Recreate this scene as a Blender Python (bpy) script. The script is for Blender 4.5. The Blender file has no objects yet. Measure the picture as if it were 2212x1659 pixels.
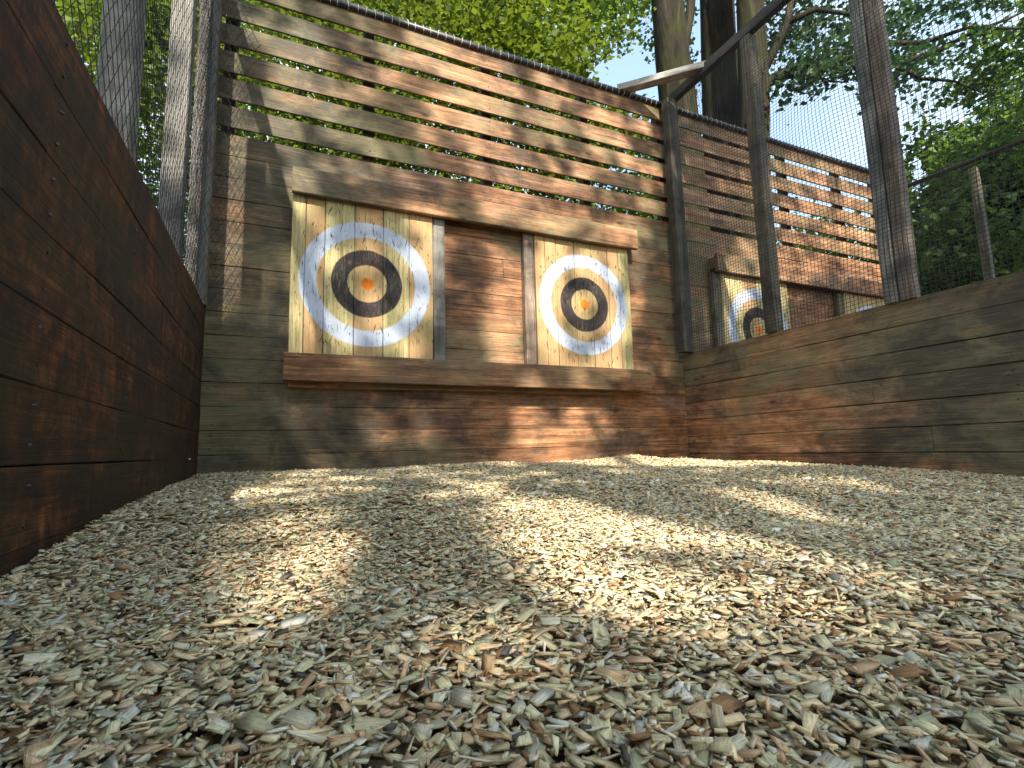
import bpy, math, random
import numpy as np
from mathutils import Matrix, Vector
random.seed(7); rng = np.random.default_rng(11)
S = bpy.context.scene
COL = S.collection
ZC = 0.22                                   # camera height over the wood chips
# ---------------------------------------------------------------- camera
cam_d = bpy.data.cameras.new('camera'); cam = bpy.data.objects.new('camera', cam_d); COL.objects.link(cam)
yaw, pit, rol, FPX = 0.42651, 0.12640, -0.02546, 1109.86
cy, sy, cp, sp = math.cos(yaw), math.sin(yaw), math.cos(pit), math.sin(pit)
FW = np.array([sy*cp, cy*cp, sp]); RT0 = np.array([cy, -sy, 0.0]); UP0 = np.cross(RT0, FW)
RT = RT0*math.cos(rol) + UP0*math.sin(rol); UP = -RT0*math.sin(rol) + UP0*math.cos(rol)
M = Matrix(((RT[0], UP[0], -FW[0], 0), (RT[1], UP[1], -FW[1], 0), (RT[2], UP[2], -FW[2], ZC), (0, 0, 0, 1)))
cam.matrix_world = M
cam_d.sensor_fit = 'HORIZONTAL'; cam_d.sensor_width = 36; cam_d.lens = FPX/2212*36
cam_d.clip_start = 0.02; cam_d.clip_end = 2000
S.camera = cam
# ---------------------------------------------------------------- light
SUN = np.array([-0.22, -1.0, 0.80]); SUN = SUN/np.linalg.norm(SUN)      # towards the sun
w = bpy.data.worlds.new('World'); S.world = w; w.use_nodes = True
nt = w.node_tree; bg = nt.nodes['Background']
sky = nt.nodes.new('ShaderNodeTexSky'); sky.sky_type = 'NISHITA'; sky.sun_disc = False
sky.sun_elevation = math.asin(SUN[2]); sky.sun_rotation = math.atan2(SUN[0], SUN[1])
sky.air_density = 1.0; sky.dust_density = 2.5; sky.ozone_density = 1.0
# pale veil mixed into the blue, added to whiten and brighten the sky
tc = nt.nodes.new('ShaderNodeTexCoord'); nz = nt.nodes.new('ShaderNodeTexNoise'); nz.inputs['Scale'].default_value = 2.6; nz.inputs['Detail'].default_value = 6
nt.links.new(tc.outputs['Generated'], nz.inputs['Vector'])
cr_ = nt.nodes.new('ShaderNodeValToRGB'); cr_.color_ramp.elements[0].position = 0.36; cr_.color_ramp.elements[0].color = (0.18, 0.18, 0.18, 1); cr_.color_ramp.elements[1].position = 0.56; cr_.color_ramp.elements[1].color = (1, 1, 1, 1)
nt.links.new(nz.outputs['Fac'], cr_.inputs[0])
mxs = nt.nodes.new('ShaderNodeMix'); mxs.data_type = 'RGBA'; nt.links.new(cr_.outputs[0], mxs.inputs[0]); nt.links.new(sky.outputs[0], mxs.inputs[6]); mxs.inputs[7].default_value = (2.15, 2.7, 3.15, 1)
nt.links.new(mxs.outputs[2], bg.inputs[0]); bg.inputs[1].default_value = 0.15
sl = bpy.data.lights.new('sun', 'SUN'); sl.energy = 3.7; sl.angle = math.radians(0.5); sl.color = (1.0, 0.91, 0.79)
so = bpy.data.objects.new('sun', sl); COL.objects.link(so)
so.rotation_euler = Vector(SUN).to_track_quat('Z', 'Y').to_euler()
S.view_settings.view_transform = 'Standard'; S.view_settings.look = 'None'
S.view_settings.exposure = 1.85; S.view_settings.gamma = 1.0
S.cycles.use_denoising = True
S.cycles.max_bounces = 8; S.cycles.diffuse_bounces = 4; S.cycles.transmission_bounces = 3; S.cycles.transparent_max_bounces = 6
S.cycles.sample_clamp_indirect = 8

def proj(P):                                  # world points -> photo coordinates (used to measure, and to open the gaps in the shade)
    d = np.asarray(P, float) - np.array([0, 0, ZC])
    zz = d@FW
    return 1106 + FPX*(d@RT)/zz, 829.5 - FPX*(d@UP)/zz, zz
def at(px, py, depth):
    return np.array([0, 0, ZC]) + depth*(FW + RT*(px-1106)/FPX - UP*(py-829.5)/FPX)

# ---------------------------------------------------------------- node helpers
class NT:
    def __init__(s, name, rough=0.8, spec=0.25):
        s.m = bpy.data.materials.new(name); s.m.use_nodes = True
        s.t = s.m.node_tree; s.b = s.t.nodes['Principled BSDF']
        s.b.inputs['Roughness'].default_value = rough
        s.b.inputs['Specular IOR Level'].default_value = spec
    def n(s, typ, **kw):
        x = s.t.nodes.new(typ)
        for k, v in kw.items(): setattr(x, k, v)
        return x
    def l(s, a, b): s.t.links.new(a, b)
    def attr(s, name): return s.n('ShaderNodeAttribute', attribute_name=name)
    def mapping(s, src, scale, loc=(0, 0, 0)):
        m = s.n('ShaderNodeMapping'); s.l(src, m.inputs[0]); m.inputs['Scale'].default_value = scale; m.inputs['Location'].default_value = loc
        return m.outputs[0]
    def noise(s, src, scale, detail=4, rough=0.6, dist=0):
        m = s.n('ShaderNodeTexNoise'); s.l(src, m.inputs['Vector']); m.inputs['Scale'].default_value = scale
        m.inputs['Detail'].default_value = detail; m.inputs['Roughness'].default_value = rough; m.inputs['Distortion'].default_value = dist
        return m.outputs['Fac']
    def ramp(s, src, stops):
        r = s.n('ShaderNodeValToRGB'); s.l(src, r.inputs[0]); e = r.color_ramp.elements
        while len(e) < len(stops): e.new(0.5)
        for i, (p, c) in enumerate(stops):
            e[i].position = p; e[i].color = (c, c, c, 1) if not isinstance(c, tuple) else (*c, 1)
        return r.outputs[0]
    def mix(s, fac, a, b, mode='MIX'):
        x = s.n('ShaderNodeMix', data_type='RGBA', blend_type=mode)
        for i, v in ((0, fac), (6, a), (7, b)):
            if isinstance(v, (int, float)): x.inputs[i].default_value = v
            elif isinstance(v, tuple): x.inputs[i].default_value = (*v, 1)
            else: s.l(v, x.inputs[i])
        return x.outputs[2]
    def math(s, op, a, b=0.0, clamp=False):
        x = s.n('ShaderNodeMath', operation=op, use_clamp=clamp)
        for i, v in ((0, a), (1, b)):
            if isinstance(v, (int, float)): x.inputs[i].default_value = v
            else: s.l(v, x.inputs[i])
        return x.outputs[0]
    def sep(s, src):
        x = s.n('ShaderNodeSeparateXYZ'); s.l(src, x.inputs[0]); return x.outputs
    def bump(s, h, strength=0.4, dist=0.003):
        b = s.n('ShaderNodeBump'); s.l(h, b.inputs['Height']); b.inputs['Strength'].default_value = strength
        b.inputs['Distance'].default_value = dist; s.l(b.outputs[0], s.b.inputs['Normal'])

def wood(name, dark, mid, light, algae=(0.07, 0.075, 0.035), algae_amt=0.5, grey=(0.2, 0.19, 0.17), grey_amt=0.25, rough=0.72, ascale=1.3, spec=0.3, damp=False, mottle=0.0):
    k = NT(name, rough, spec)
    lc = k.attr('lc').outputs['Vector']; bc = k.sep(k.attr('bc').outputs['Vector'])
    pos = k.n('ShaderNodeNewGeometry').outputs['Position']
    g1 = k.noise(k.mapping(lc, (3.0, 85, 85)), 1.0, 7, 0.72, 0.5)
    g2 = k.noise(k.mapping(lc, (0.8, 14, 14)), 1.0, 3, 0.5, 1.2)
    g3 = k.noise(k.mapping(lc, (6.0, 220, 220)), 1.0, 2, 0.6)
    gm = k.math('ADD', k.math('MULTIPLY', g1, 0.55), k.math('MULTIPLY', g2, 0.45))
    c = k.ramp(gm, [(0.38, dark), (0.50, mid), (0.62, light)])
    # stain wears off and darkens in uneven blotches
    b1 = k.noise(k.mapping(pos, (4.5, 4.5, 7), (5, 2, 8)), 1.0, 6, 0.7, 0.4); b2 = k.noise(k.mapping(pos, (1.5, 1.5, 2.2), (1, 7, 3)), 1.0, 3, 0.6)
    bl = k.ramp(k.math('ADD', k.math('MULTIPLY', b1, 0.6), k.math('MULTIPLY', b2, 0.4)), [(0.40, 0.42), (0.5, 0.95), (0.60, 1.45)])
    c = k.mix(1.0, c, bl, 'MULTIPLY')
    bv = k.math('ADD', k.math('MULTIPLY', bc[0], 0.34), 0.80)
    x = k.n('ShaderNodeVectorMath', operation='SCALE'); k.l(c, x.inputs[0]); k.l(bv, x.inputs['Scale']); c = x.outputs[0]
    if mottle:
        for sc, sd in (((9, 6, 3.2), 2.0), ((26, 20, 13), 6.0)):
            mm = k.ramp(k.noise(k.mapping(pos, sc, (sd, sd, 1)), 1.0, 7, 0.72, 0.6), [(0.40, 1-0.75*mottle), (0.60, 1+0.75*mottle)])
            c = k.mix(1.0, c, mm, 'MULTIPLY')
    # silvered patches
    gp = k.ramp(k.noise(k.mapping(pos, (2.2, 2.2, 5)), 1.0, 4, 0.6), [(0.5, 0.0), (0.72, 1.0)])
    c = k.mix(k.math('MULTIPLY', gp, grey_amt), c, grey)
    # algae, blotchy, some boards more than others
    a = k.noise(k.mapping(pos, (ascale, ascale, ascale*1.7), (3.1, 1.7, 0.4)), 1.0, 8, 0.68)
    a = k.math('ADD', a, k.math('MULTIPLY', k.math('SUBTRACT', bc[1], 0.5), 0.045))
    if damp:        # algae grows thicker at the left end of the back wall and the near end of the right wall
        p = k.sep(pos)
        d1 = k.math('MULTIPLY', k.math('SUBTRACT', 1.0, p[0]), 0.16, True)
        d2 = k.math('MULTIPLY', k.math('MULTIPLY', k.math('SUBTRACT', 2.3, p[1]), 0.15, True), k.math('GREATER_THAN', p[0], 3.0))
        a = k.math('ADD', k.math('SUBTRACT', a, 0.055), k.math('MINIMUM', k.math('ADD', d1, d2), 0.17))
    a = k.ramp(a, [(0.42, 0.0), (0.58, 1.0)])
    a = k.math('MULTIPLY', a, k.ramp(g2, [(0.25, 0.55), (0.6, 1.0)]))
    c = k.mix(k.math('MULTIPLY', a, algae_amt), c, algae)
    if damp:        # black mould, in smaller blotches where it is dampest
        mo = k.noise(k.mapping(pos, (2.6, 2.6, 3.6), (9.3, 4.4, 2.2)), 1.0, 9, 0.72, 0.5)
        md1 = k.math('MULTIPLY', k.math('SUBTRACT', 1.25, p[0]), 0.10, True)
        md3 = k.math('MULTIPLY', k.math('SUBTRACT', 1.1, p[2]), 0.06, True)
        mo = k.math('ADD', k.math('SUBTRACT', mo, 0.085), k.math('MINIMUM', k.math('ADD', k.math('ADD', md1, d2), md3), 0.13))
        mo = k.ramp(mo, [(0.45, 0.0), (0.60, 1.0)])
        c = k.mix(k.math('MULTIPLY', mo, 0.74), c, (0.028, 0.027, 0.022))
    # fine pale streaks where the surface fibres are worn
    fs = k.ramp(k.noise(k.mapping(lc, (5.0, 260, 260)), 1.0, 3, 0.6), [(0.58, 0.0), (0.72, 1.0)])
    c = k.mix(k.math('MULTIPLY', fs, 0.35), c, tuple(min(1, q*1.35) for q in light))
    # knots
    v = k.n('ShaderNodeTexVoronoi'); k.l(k.mapping(lc, (3.2, 8, 8)), v.inputs['Vector']); v.inputs['Scale'].default_value = 1.0
    kn = k.math('MULTIPLY', k.ramp(v.outputs['Distance'], [(0.06, 1.0), (0.15, 0.0)]), k.math('GREATER_THAN', k.sep(v.outputs['Color'])[1], 0.55))
    c = k.mix(k.math('MULTIPLY', kn, 0.75), c, tuple(q*0.35 for q in dark))
    # fine dark checks
    ck = k.ramp(g3, [(0.34, 1.0), (0.44, 0.0)])
    c = k.mix(k.math('MULTIPLY', ck, 0.6), c, tuple(q*0.3 for q in dark))
    k.l(c, k.b.inputs['Base Color'])
    k.bump(k.math('ADD', g1, k.math('MULTIPLY', g3, 0.6)), 0.6, 0.003)
    return k.m

def plain(name, col, rough=0.6, spec=0.4, var=0.25, scale=30, metal=0.0):
    k = NT(name, rough, spec); pos = k.n('ShaderNodeNewGeometry').outputs['Position']
    f = k.noise(pos, scale, 4, 0.6)
    k.l(k.mix(f, tuple(q*(1-var) for q in col), tuple(min(1, q*(1+var)) for q in col)), k.b.inputs['Base Color'])
    k.b.inputs['Metallic'].default_value = metal
    k.bump(f, 0.2, 0.002)
    return k.m

def leaf_mat(name, cols, trans, tmix=0.5):
    k = NT(name, 0.55, 0.3)
    bc = k.sep(k.attr('bc').outputs['Vector'])
    c = k.ramp(bc[0], [(0.0, cols[0]), (0.5, cols[1]), (1.0, cols[2])])
    k.l(c, k.b.inputs['Base Color'])
    tr = k.n('ShaderNodeBsdfTranslucent')
    k.l(k.mix(bc[1], tuple(q*0.7 for q in trans), tuple(min(1, q*1.25) for q in trans)), tr.inputs[0])
    mx = k.n('ShaderNodeMixShader'); mx.inputs[0].default_value = tmix
    k.l(k.b.outputs[0], mx.inputs[1]); k.l(tr.outputs[0], mx.inputs[2])
    k.l(mx.outputs[0], k.t.nodes['Material Output'].inputs[0])
    return k.m

WALL = wood('stained_wall_boards', (0.09, 0.037, 0.015), (0.225, 0.104, 0.045), (0.39, 0.21, 0.105), algae=(0.122, 0.120, 0.062), algae_amt=0.9, ascale=1.1, damp=True)
SLAT = wood('stained_slats', (0.11, 0.050, 0.022), (0.25, 0.128, 0.060), (0.43, 0.245, 0.128), algae=(0.125, 0.122, 0.060), algae_amt=0.9, ascale=1.4, damp=True)
LEDGE = wood('stained_ledge_beam', (0.10, 0.040, 0.016), (0.23, 0.105, 0.045), (0.38, 0.20, 0.095), algae=(0.12, 0.11, 0.055), algae_amt=0.6, ascale=1.8)
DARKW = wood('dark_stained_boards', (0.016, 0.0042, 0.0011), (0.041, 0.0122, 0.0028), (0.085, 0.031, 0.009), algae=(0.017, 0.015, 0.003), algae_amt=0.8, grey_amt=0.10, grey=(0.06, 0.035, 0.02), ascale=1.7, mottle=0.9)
GREYW = wood('weathered_grey_timber', (0.10, 0.095, 0.085), (0.17, 0.16, 0.145), (0.24, 0.225, 0.20), algae_amt=0.35, grey_amt=0.3)
PALEW = wood('pale_grey_plank', (0.2, 0.19, 0.17), (0.32, 0.30, 0.27), (0.42, 0.40, 0.36), algae_amt=0.2, grey_amt=0.2)
GREENW = wood('algae_stained_timber', (0.05, 0.04, 0.025), (0.105, 0.085, 0.055), (0.17, 0.14, 0.09), algae_amt=0.7)
DARKP = wood('dark_wet_timber', (0.022, 0.018, 0.014), (0.05, 0.042, 0.032), (0.08, 0.066, 0.05), algae=(0.05, 0.052, 0.028), algae_amt=0.4, grey_amt=0.1)
POSTR = wood('brown_grey_post_timber', (0.09, 0.062, 0.045), (0.17, 0.125, 0.095), (0.26, 0.185, 0.13), algae_amt=0.25, grey_amt=0.4)
BLACK = plain('black_steel', (0.022, 0.021, 0.021), 0.45, 0.5)
NETM = plain('black_net_cord', (0.012, 0.012, 0.013), 0.7, 0.3)
NETG = plain('faded_net_cord', (0.11, 0.12, 0.12), 0.7, 0.3)
TIE = plain('pale_wire', (0.5, 0.5, 0.5), 0.5, 0.5)
SCREW = plain('screw_steel', (0.05, 0.045, 0.04), 0.5, 0.5, metal=0.6)
DARKBACK = plain('dark_backing', (0.012, 0.008, 0.005), 0.9, 0.1)
BARK = None

# ---------------------------------------------------------------- mesh helpers
class MB:
    def __init__(s): s.v = []; s.f = []; s.lc = []; s.bc = []
    def add(s, verts, faces, lc=None, bc=None):
        o = len(s.v); s.v += [tuple(map(float, p)) for p in verts]; s.f += [tuple(o+i for i in f) for f in faces]
        if lc is None: lc = verts
        s.lc += [tuple(map(float, p)) for p in lc]
        if bc is None: bc = (random.random(), random.random(), random.random())
        s.bc += [bc]*len(verts)
    def board(s, x0, x1, y0, y1, z0, z1, ax, ch=0.004, seg=None, wob=0.0012, bc=None):
        lo = [x0, y0, z0]; hi = [x1, y1, z1]; a = 'xyz'.index(ax); b, c = [i for i in range(3) if i != a]
        L = hi[a]-lo[a]; seg = seg or max(1, int(L/0.22))
        B0, B1, C0, C1 = lo[b], hi[b], lo[c], hi[c]
        ch = min(ch, (B1-B0)*0.3, (C1-C0)*0.3)
        prof = [(B0+ch, C0), (B1-ch, C0), (B1, C0+ch), (B1, C1-ch), (B1-ch, C1), (B0+ch, C1), (B0, C1-ch), (B0, C0+ch)]
        vs = []; lcs = []; off = (random.uniform(-20, 20), random.uniform(-20, 20), random.uniform(-20, 20))
        p1, p2 = random.uniform(0, 6), random.uniform(0, 6)
        for i in range(seg+1):
            t = i/seg; A = lo[a]+L*t
            w1 = wob*math.sin(p1+5.1*t*L+2*t); w2 = wob*math.sin(p2+4.3*t*L)
            sh = 0.003 if i in (0, seg) else 0
            for (q, r) in prof:
                q2 = q + w1; r2 = r + w2
                if sh and seg > 0:
                    q2 = (B0+B1)/2+w1+(q-(B0+B1)/2)*(1-sh/max(0.02, (B1-B0))); r2 = (C0+C1)/2+w2+(r-(C0+C1)/2)*(1-sh/max(0.02, (C1-C0)))
                p = [0, 0, 0]; p[a] = A; p[b] = q2; p[c] = r2; vs.append(p); lcs.append((A+off[0], q+off[1], r+off[2]))
        fs = []
        for i in range(seg):
            for j in range(8):
                k = (j+1) % 8; fs.append((i*8+j, i*8+k, (i+1)*8+k, (i+1)*8+j))
        fs.append(tuple(range(7, -1, -1))); fs.append(tuple(seg*8+j for j in range(8)))
        s.add(vs, fs, lcs, bc)
    def beam(s, p, q, wd, ht, ch=0.004):            # square timber between two points
        p = np.array(p, float); q = np.array(q, float); d = q-p; L = np.linalg.norm(d); d /= L
        u = np.cross(d, [0, 0, 1.0]);
        if np.linalg.norm(u) < 1e-3: u = np.array([1.0, 0, 0])
        u /= np.linalg.norm(u); n = np.cross(u, d)
        o = len(s.v); s.board(0, L, -wd/2, wd/2, -ht/2, ht/2, 'x', ch)
        for i in range(o, len(s.v)):
            a, b, c = s.v[i]; s.v[i] = tuple(p + d*a + u*b + n*c)
    def tube(s, pts, r, sides=6, bc=None):
        pts = [np.array(p, float) for p in pts]; rs = r if hasattr(r, '__len__') else [r]*len(pts)
        vs = []; fs = []; lcs = []; al = 0; prev = None
        for i, p in enumerate(pts):
            d = pts[min(i+1, len(pts)-1)] - pts[max(i-1, 0)]; d = d/(np.linalg.norm(d)+1e-9)
            if prev is None:
                u = np.cross(d, [0.3, 0.1, 1.0]);
                if np.linalg.norm(u) < 0.2: u = np.cross(d, [1.0, 0.2, 0.1])
            else: u = prev - d*(prev@d)
            u = u/np.linalg.norm(u); prev = u; n = np.cross(d, u)
            if i: al += np.linalg.norm(p-pts[i-1])
            for j in range(sides):
                a = 2*math.pi*j/sides; vs.append(p + (u*math.cos(a)+n*math.sin(a))*rs[i]); lcs.append((al, rs[i]*math.cos(a), rs[i]*math.sin(a)))
        for i in range(len(pts)-1):
            for j in range(sides):
                k = (j+1) % sides; fs.append((i*sides+j, i*sides+k, (i+1)*sides+k, (i+1)*sides+j))
        fs.append(tuple(range(sides-1, -1, -1))); fs.append(tuple((len(pts)-1)*sides+j for j in range(sides)))
        s.add(vs, fs, lcs, bc)
    def build(s, name, mat, parent=None, smooth=False):
        me = bpy.data.meshes.new(name); v = np.array(s.v, float)
        off = np.array(parent.matrix_world.translation) if parent is not None else np.zeros(3)
        if parent is not None: off = np.array(parent['_o'])
        me.from_pydata((v-off).tolist(), [], s.f); me.materials.append(mat)
        for nm, dat in (('lc', s.lc), ('bc', s.bc)):
            at_ = me.attributes.new(nm, 'FLOAT_VECTOR', 'POINT'); at_.data.foreach_set('vector', np.array(dat, np.float32).ravel())
        if smooth: me.polygons.foreach_set('use_smooth', [True]*len(me.polygons))
        me.update()
        o = bpy.data.objects.new(name, me); COL.objects.link(o)
        if parent is not None: o.parent = parent
        return o
def tag(o, label=None, cat=None, group=None, kind=None):
    for k, v in (('label', label), ('category', cat), ('group', group), ('kind', kind)):
        if v: o[k] = v
    return o
def thing(name, loc, label, cat, group=None):
    o = bpy.data.objects.new(name, None); COL.objects.link(o); o.location = loc; o['_o'] = list(map(float, loc)); o.empty_display_size = 0.1
    return tag(o, label, cat, group)
def np_mesh(name, V, F, mat, parent=None, lc=None, bc=None):
    me = bpy.data.meshes.new(name); off = np.array(parent['_o']) if parent is not None else np.zeros(3)
    V = (V-off).astype(np.float32); k = F.shape[1]
    me.vertices.add(len(V)); me.vertices.foreach_set('co', V.ravel())
    me.loops.add(F.size); me.loops.foreach_set('vertex_index', F.ravel().astype(np.int32))
    me.polygons.add(len(F)); me.polygons.foreach_set('loop_start', (np.arange(len(F))*k).astype(np.int32))
    me.update(calc_edges=True); me.materials.append(mat)
    for nm, dat in (('lc', lc), ('bc', bc)):
        if dat is not None:
            at_ = me.attributes.new(nm, 'FLOAT_VECTOR', 'POINT'); at_.data.foreach_set('vector', dat.astype(np.float32).ravel())
    o = bpy.data.objects.new(name, me); COL.objects.link(o)
    if parent is not None: o.parent = parent
    return o

# ---------------------------------------------------------------- dimensions
YW = 3.46; XL = -0.419; XR = 3.235; X2 = 6.54
zz = lambda a: a + ZC
def gh(x, y):                                    # height of the chips
    g = np.interp(y, [-1, 1.0, 1.2, 1.36, 1.64, 2.5, 3.43], [0, 0.004, 0.014, 0.034, 0.062, 0.082, 0.112])
    side = np.interp(x, [XL, 0.4, 2.2, XR], [0.004, 0.0, 0.0, -0.014])
    g = g + side*np.clip(y/2, 0, 1)
    g = g + 0.030*np.exp(-((x-2.45)/0.28)**2-((y-3.25)/0.22)**2) + 0.012*np.exp(-((x-1.1)/0.4)**2-((y-3.3)/0.2)**2)
    return g + 0.006*np.sin(5.1*x+1.3)*np.sin(4.3*y+0.4) + 0.004*np.sin(11*x+2)*np.sin(9*y)

# ---------------------------------------------------------------- ground
k = NT('forest_floor', 0.95, 0.1); pos = k.n('ShaderNodeNewGeometry').outputs['Position']
f = k.noise(pos, 3.0, 8, 0.7); k.l(k.ramp(f, [(0.3, (0.03, 0.022, 0.012)), (0.55, (0.07, 0.055, 0.03)), (0.7, (0.05, 0.07, 0.025))]), k.b.inputs['Base Color']); k.bump(f, 0.8, 0.05)
FLOOR = k.m
n = 61; gx = np.sign(np.linspace(-1, 1, n))*np.abs(np.linspace(-1, 1, n))**2*120
XX, YY = np.meshgrid(gx, gx); ZZ = -0.06 + 0.05*np.sin(XX*0.7)*np.cos(YY*0.6)*(np.hypot(XX-2, YY-2) > 9)
V = np.stack([XX.ravel(), YY.ravel(), ZZ.ravel()], 1); I = np.arange(n*n).reshape(n, n)
F = np.stack([I[:-1, :-1].ravel(), I[:-1, 1:].ravel(), I[1:, 1:].ravel(), I[1:, :-1].ravel()], 1)
tag(np_mesh('ground', V, F, FLOOR), kind='structure')

k = NT('chip_bed_soil', 0.95, 0.1); pos = k.n('ShaderNodeNewGeometry').outputs['Position']
f = k.noise(pos, 90.0, 6, 0.7); k.l(k.ramp(f, [(0.35, (0.06, 0.042, 0.025)), (0.6, (0.26, 0.2, 0.12)), (0.75, (0.4, 0.32, 0.2))]), k.b.inputs['Base Color']); k.bump(f, 1.0, 0.01)
xs = np.linspace(XL, XR, 90); ys = np.linspace(-1.6, YW, 110); XX, YY = np.meshgrid(xs, ys); ZZ = gh(XX, YY)-0.006
V = np.stack([XX.ravel(), YY.ravel(), ZZ.ravel()], 1); I = np.arange(len(V)).reshape(XX.shape)
F = np.stack([I[:-1, :-1].ravel(), I[:-1, 1:].ravel(), I[1:, 1:].ravel(), I[1:, :-1].ravel()], 1)
tag(np_mesh('mulch_bed', V, F, k.m), kind='structure')

# wood chips: every chip a small split block
def chips(N, xr, yr, Lm, lift=0.018):
    x = rng.uniform(*xr, N); y = rng.uniform(*yr, N)
    L = np.clip(rng.lognormal(math.log(Lm), 0.42, N), Lm*0.35, Lm*2.1); Wd = L*np.clip(rng.lognormal(math.log(0.42), 0.42, N), 0.12, 1.0); T = np.clip(rng.normal(0.0018, 0.0008, N), 0.0007, 0.0045)
    sl_ = rng.random(N) < 0.10; L[sl_] *= 1.35; Wd[sl_] = 0.0022
    Wd = np.minimum(Wd, 0.017)
    yaw_ = rng.uniform(0, 2*math.pi, N); pt = rng.normal(0, 0.20, N); rl = rng.normal(0, 0.26, N)
    st = rng.random(N) < 0.06; pt[st] += rng.normal(0, 0.7, st.sum())
    base = np.array([[a, b, c] for a in (-.5, .5) for b in (-.5, .5) for c in (-.5, .5)])
    P = np.repeat(base[None], N, 0)
    P[:, :, 0] += rng.normal(0, 0.09, (N, 8)); P[:, :, 1] += rng.normal(0, 0.10, (N, 8)); P[:, :, 2] += rng.normal(0, 0.12, (N, 8))
    # split, pointed ends on some
    pt_end = rng.random(N) < 0.45
    P[pt_end, 4:, 1] *= rng.uniform(0.15, 0.7, pt_end.sum())[:, None]
    P *= np.stack([L, Wd, T], 1)[:, None]
    lc = P.copy() + rng.uniform(-5, 5, (N, 3))[:, None]
    cr, sr = np.cos(rl), np.sin(rl); a, b, c = P[..., 0], P[..., 1].copy(), P[..., 2].copy()
    b, c = b*cr[:, None]-c*sr[:, None], b*sr[:, None]+c*cr[:, None]
    cp_, sp_ = np.cos(pt)[:, None], np.sin(pt)[:, None]; a, c = a*cp_-c*sp_, a*sp_+c*cp_
    cw, sw = np.cos(yaw_)[:, None], np.sin(yaw_)[:, None]; a, b = a*cw-b*sw, a*sw+b*cw
    lf = rng.random(N)**1.3*lift*0.7
    zc = gh(x, y) + lf
    V = np.stack([a+x[:, None], b+y[:, None], c+zc[:, None]], 2)
    V[..., 0] = np.clip(V[..., 0], XL+0.002, XR-0.002); V[..., 1] = np.minimum(V[..., 1], YW-0.002)
    q = np.array([[0, 1, 3, 2], [4, 6, 7, 5], [0, 4, 5, 1], [2, 3, 7, 6], [0, 2, 6, 4], [1, 5, 7, 3]])
    F = (np.arange(N)*8)[:, None, None] + q[None]
    pal = np.array([(.66, .52, .31), (.60, .54, .32), (.57, .53, .38), (.66, .62, .50), (.58, .39, .22), (.28, .16, .075), (.49, .46, .28), (.09, .08, .07), (.72, .55, .31)])
    pr = np.array([.19, .20, .13, .09, .15, .05, .145, .02, .025]); pr /= pr.sum()
    c0 = pal[rng.choice(len(pal), N, p=pr)]*rng.uniform(0.72, 1.22, (N, 1))
    return V.reshape(-1, 3), F.reshape(-1, 4), lc.reshape(-1, 3), np.repeat(c0, 8, 0)
parts = [chips(40000, (XL, 1.6), (0.0, 1.5), 0.0135), chips(30000, (XL, 1.6), (0.0, 1.5), 0.008), chips(36000, (1.0, XR), (0.0, 1.5), 0.0145), chips(72000, (XL, XR), (1.5, YW), 0.0165), chips(500, (XL, XR), (0.05, 2.2), 0.021, 0.020), chips(2500, (XL, XR), (-1.0, 0.0), 0.03)]
Vs, Fs, Ls, Cs = [], [], [], []; o = 0
for V, F, lc, c0 in parts: Vs.append(V); Fs.append(F+o); Ls.append(lc); Cs.append(c0); o += len(V)
k = NT('wood_chips', 0.8, 0.2)
lc = k.attr('lc').outputs['Vector']; bcv = k.attr('bc').outputs['Vector']
g = k.noise(k.mapping(lc, (60, 700, 700)), 1.0, 4, 0.6)
g2 = k.noise(lc, 160, 3, 0.6)
c = k.mix(1.0, bcv, k.ramp(g, [(0.32, 0.62), (0.5, 1.0), (0.68, 1.2)]), 'MULTIPLY')
c = k.mix(k.math('MULTIPLY', k.ramp(g2, [(0.55, 0.0), (0.7, 1.0)]), 0.35), c, (0.12, 0.10, 0.055))
k.l(c, k.b.inputs['Base Color']); k.bump(g, 0.7, 0.0012)
tag(np_mesh('wood_chips', np.concatenate(Vs), np.concatenate(Fs), k.m, None, np.concatenate(Ls), np.concatenate(Cs)),
    'pale tan and grey wood chips spread thick over the throwing lane floor', 'wood chips', kind='stuff')

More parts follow.
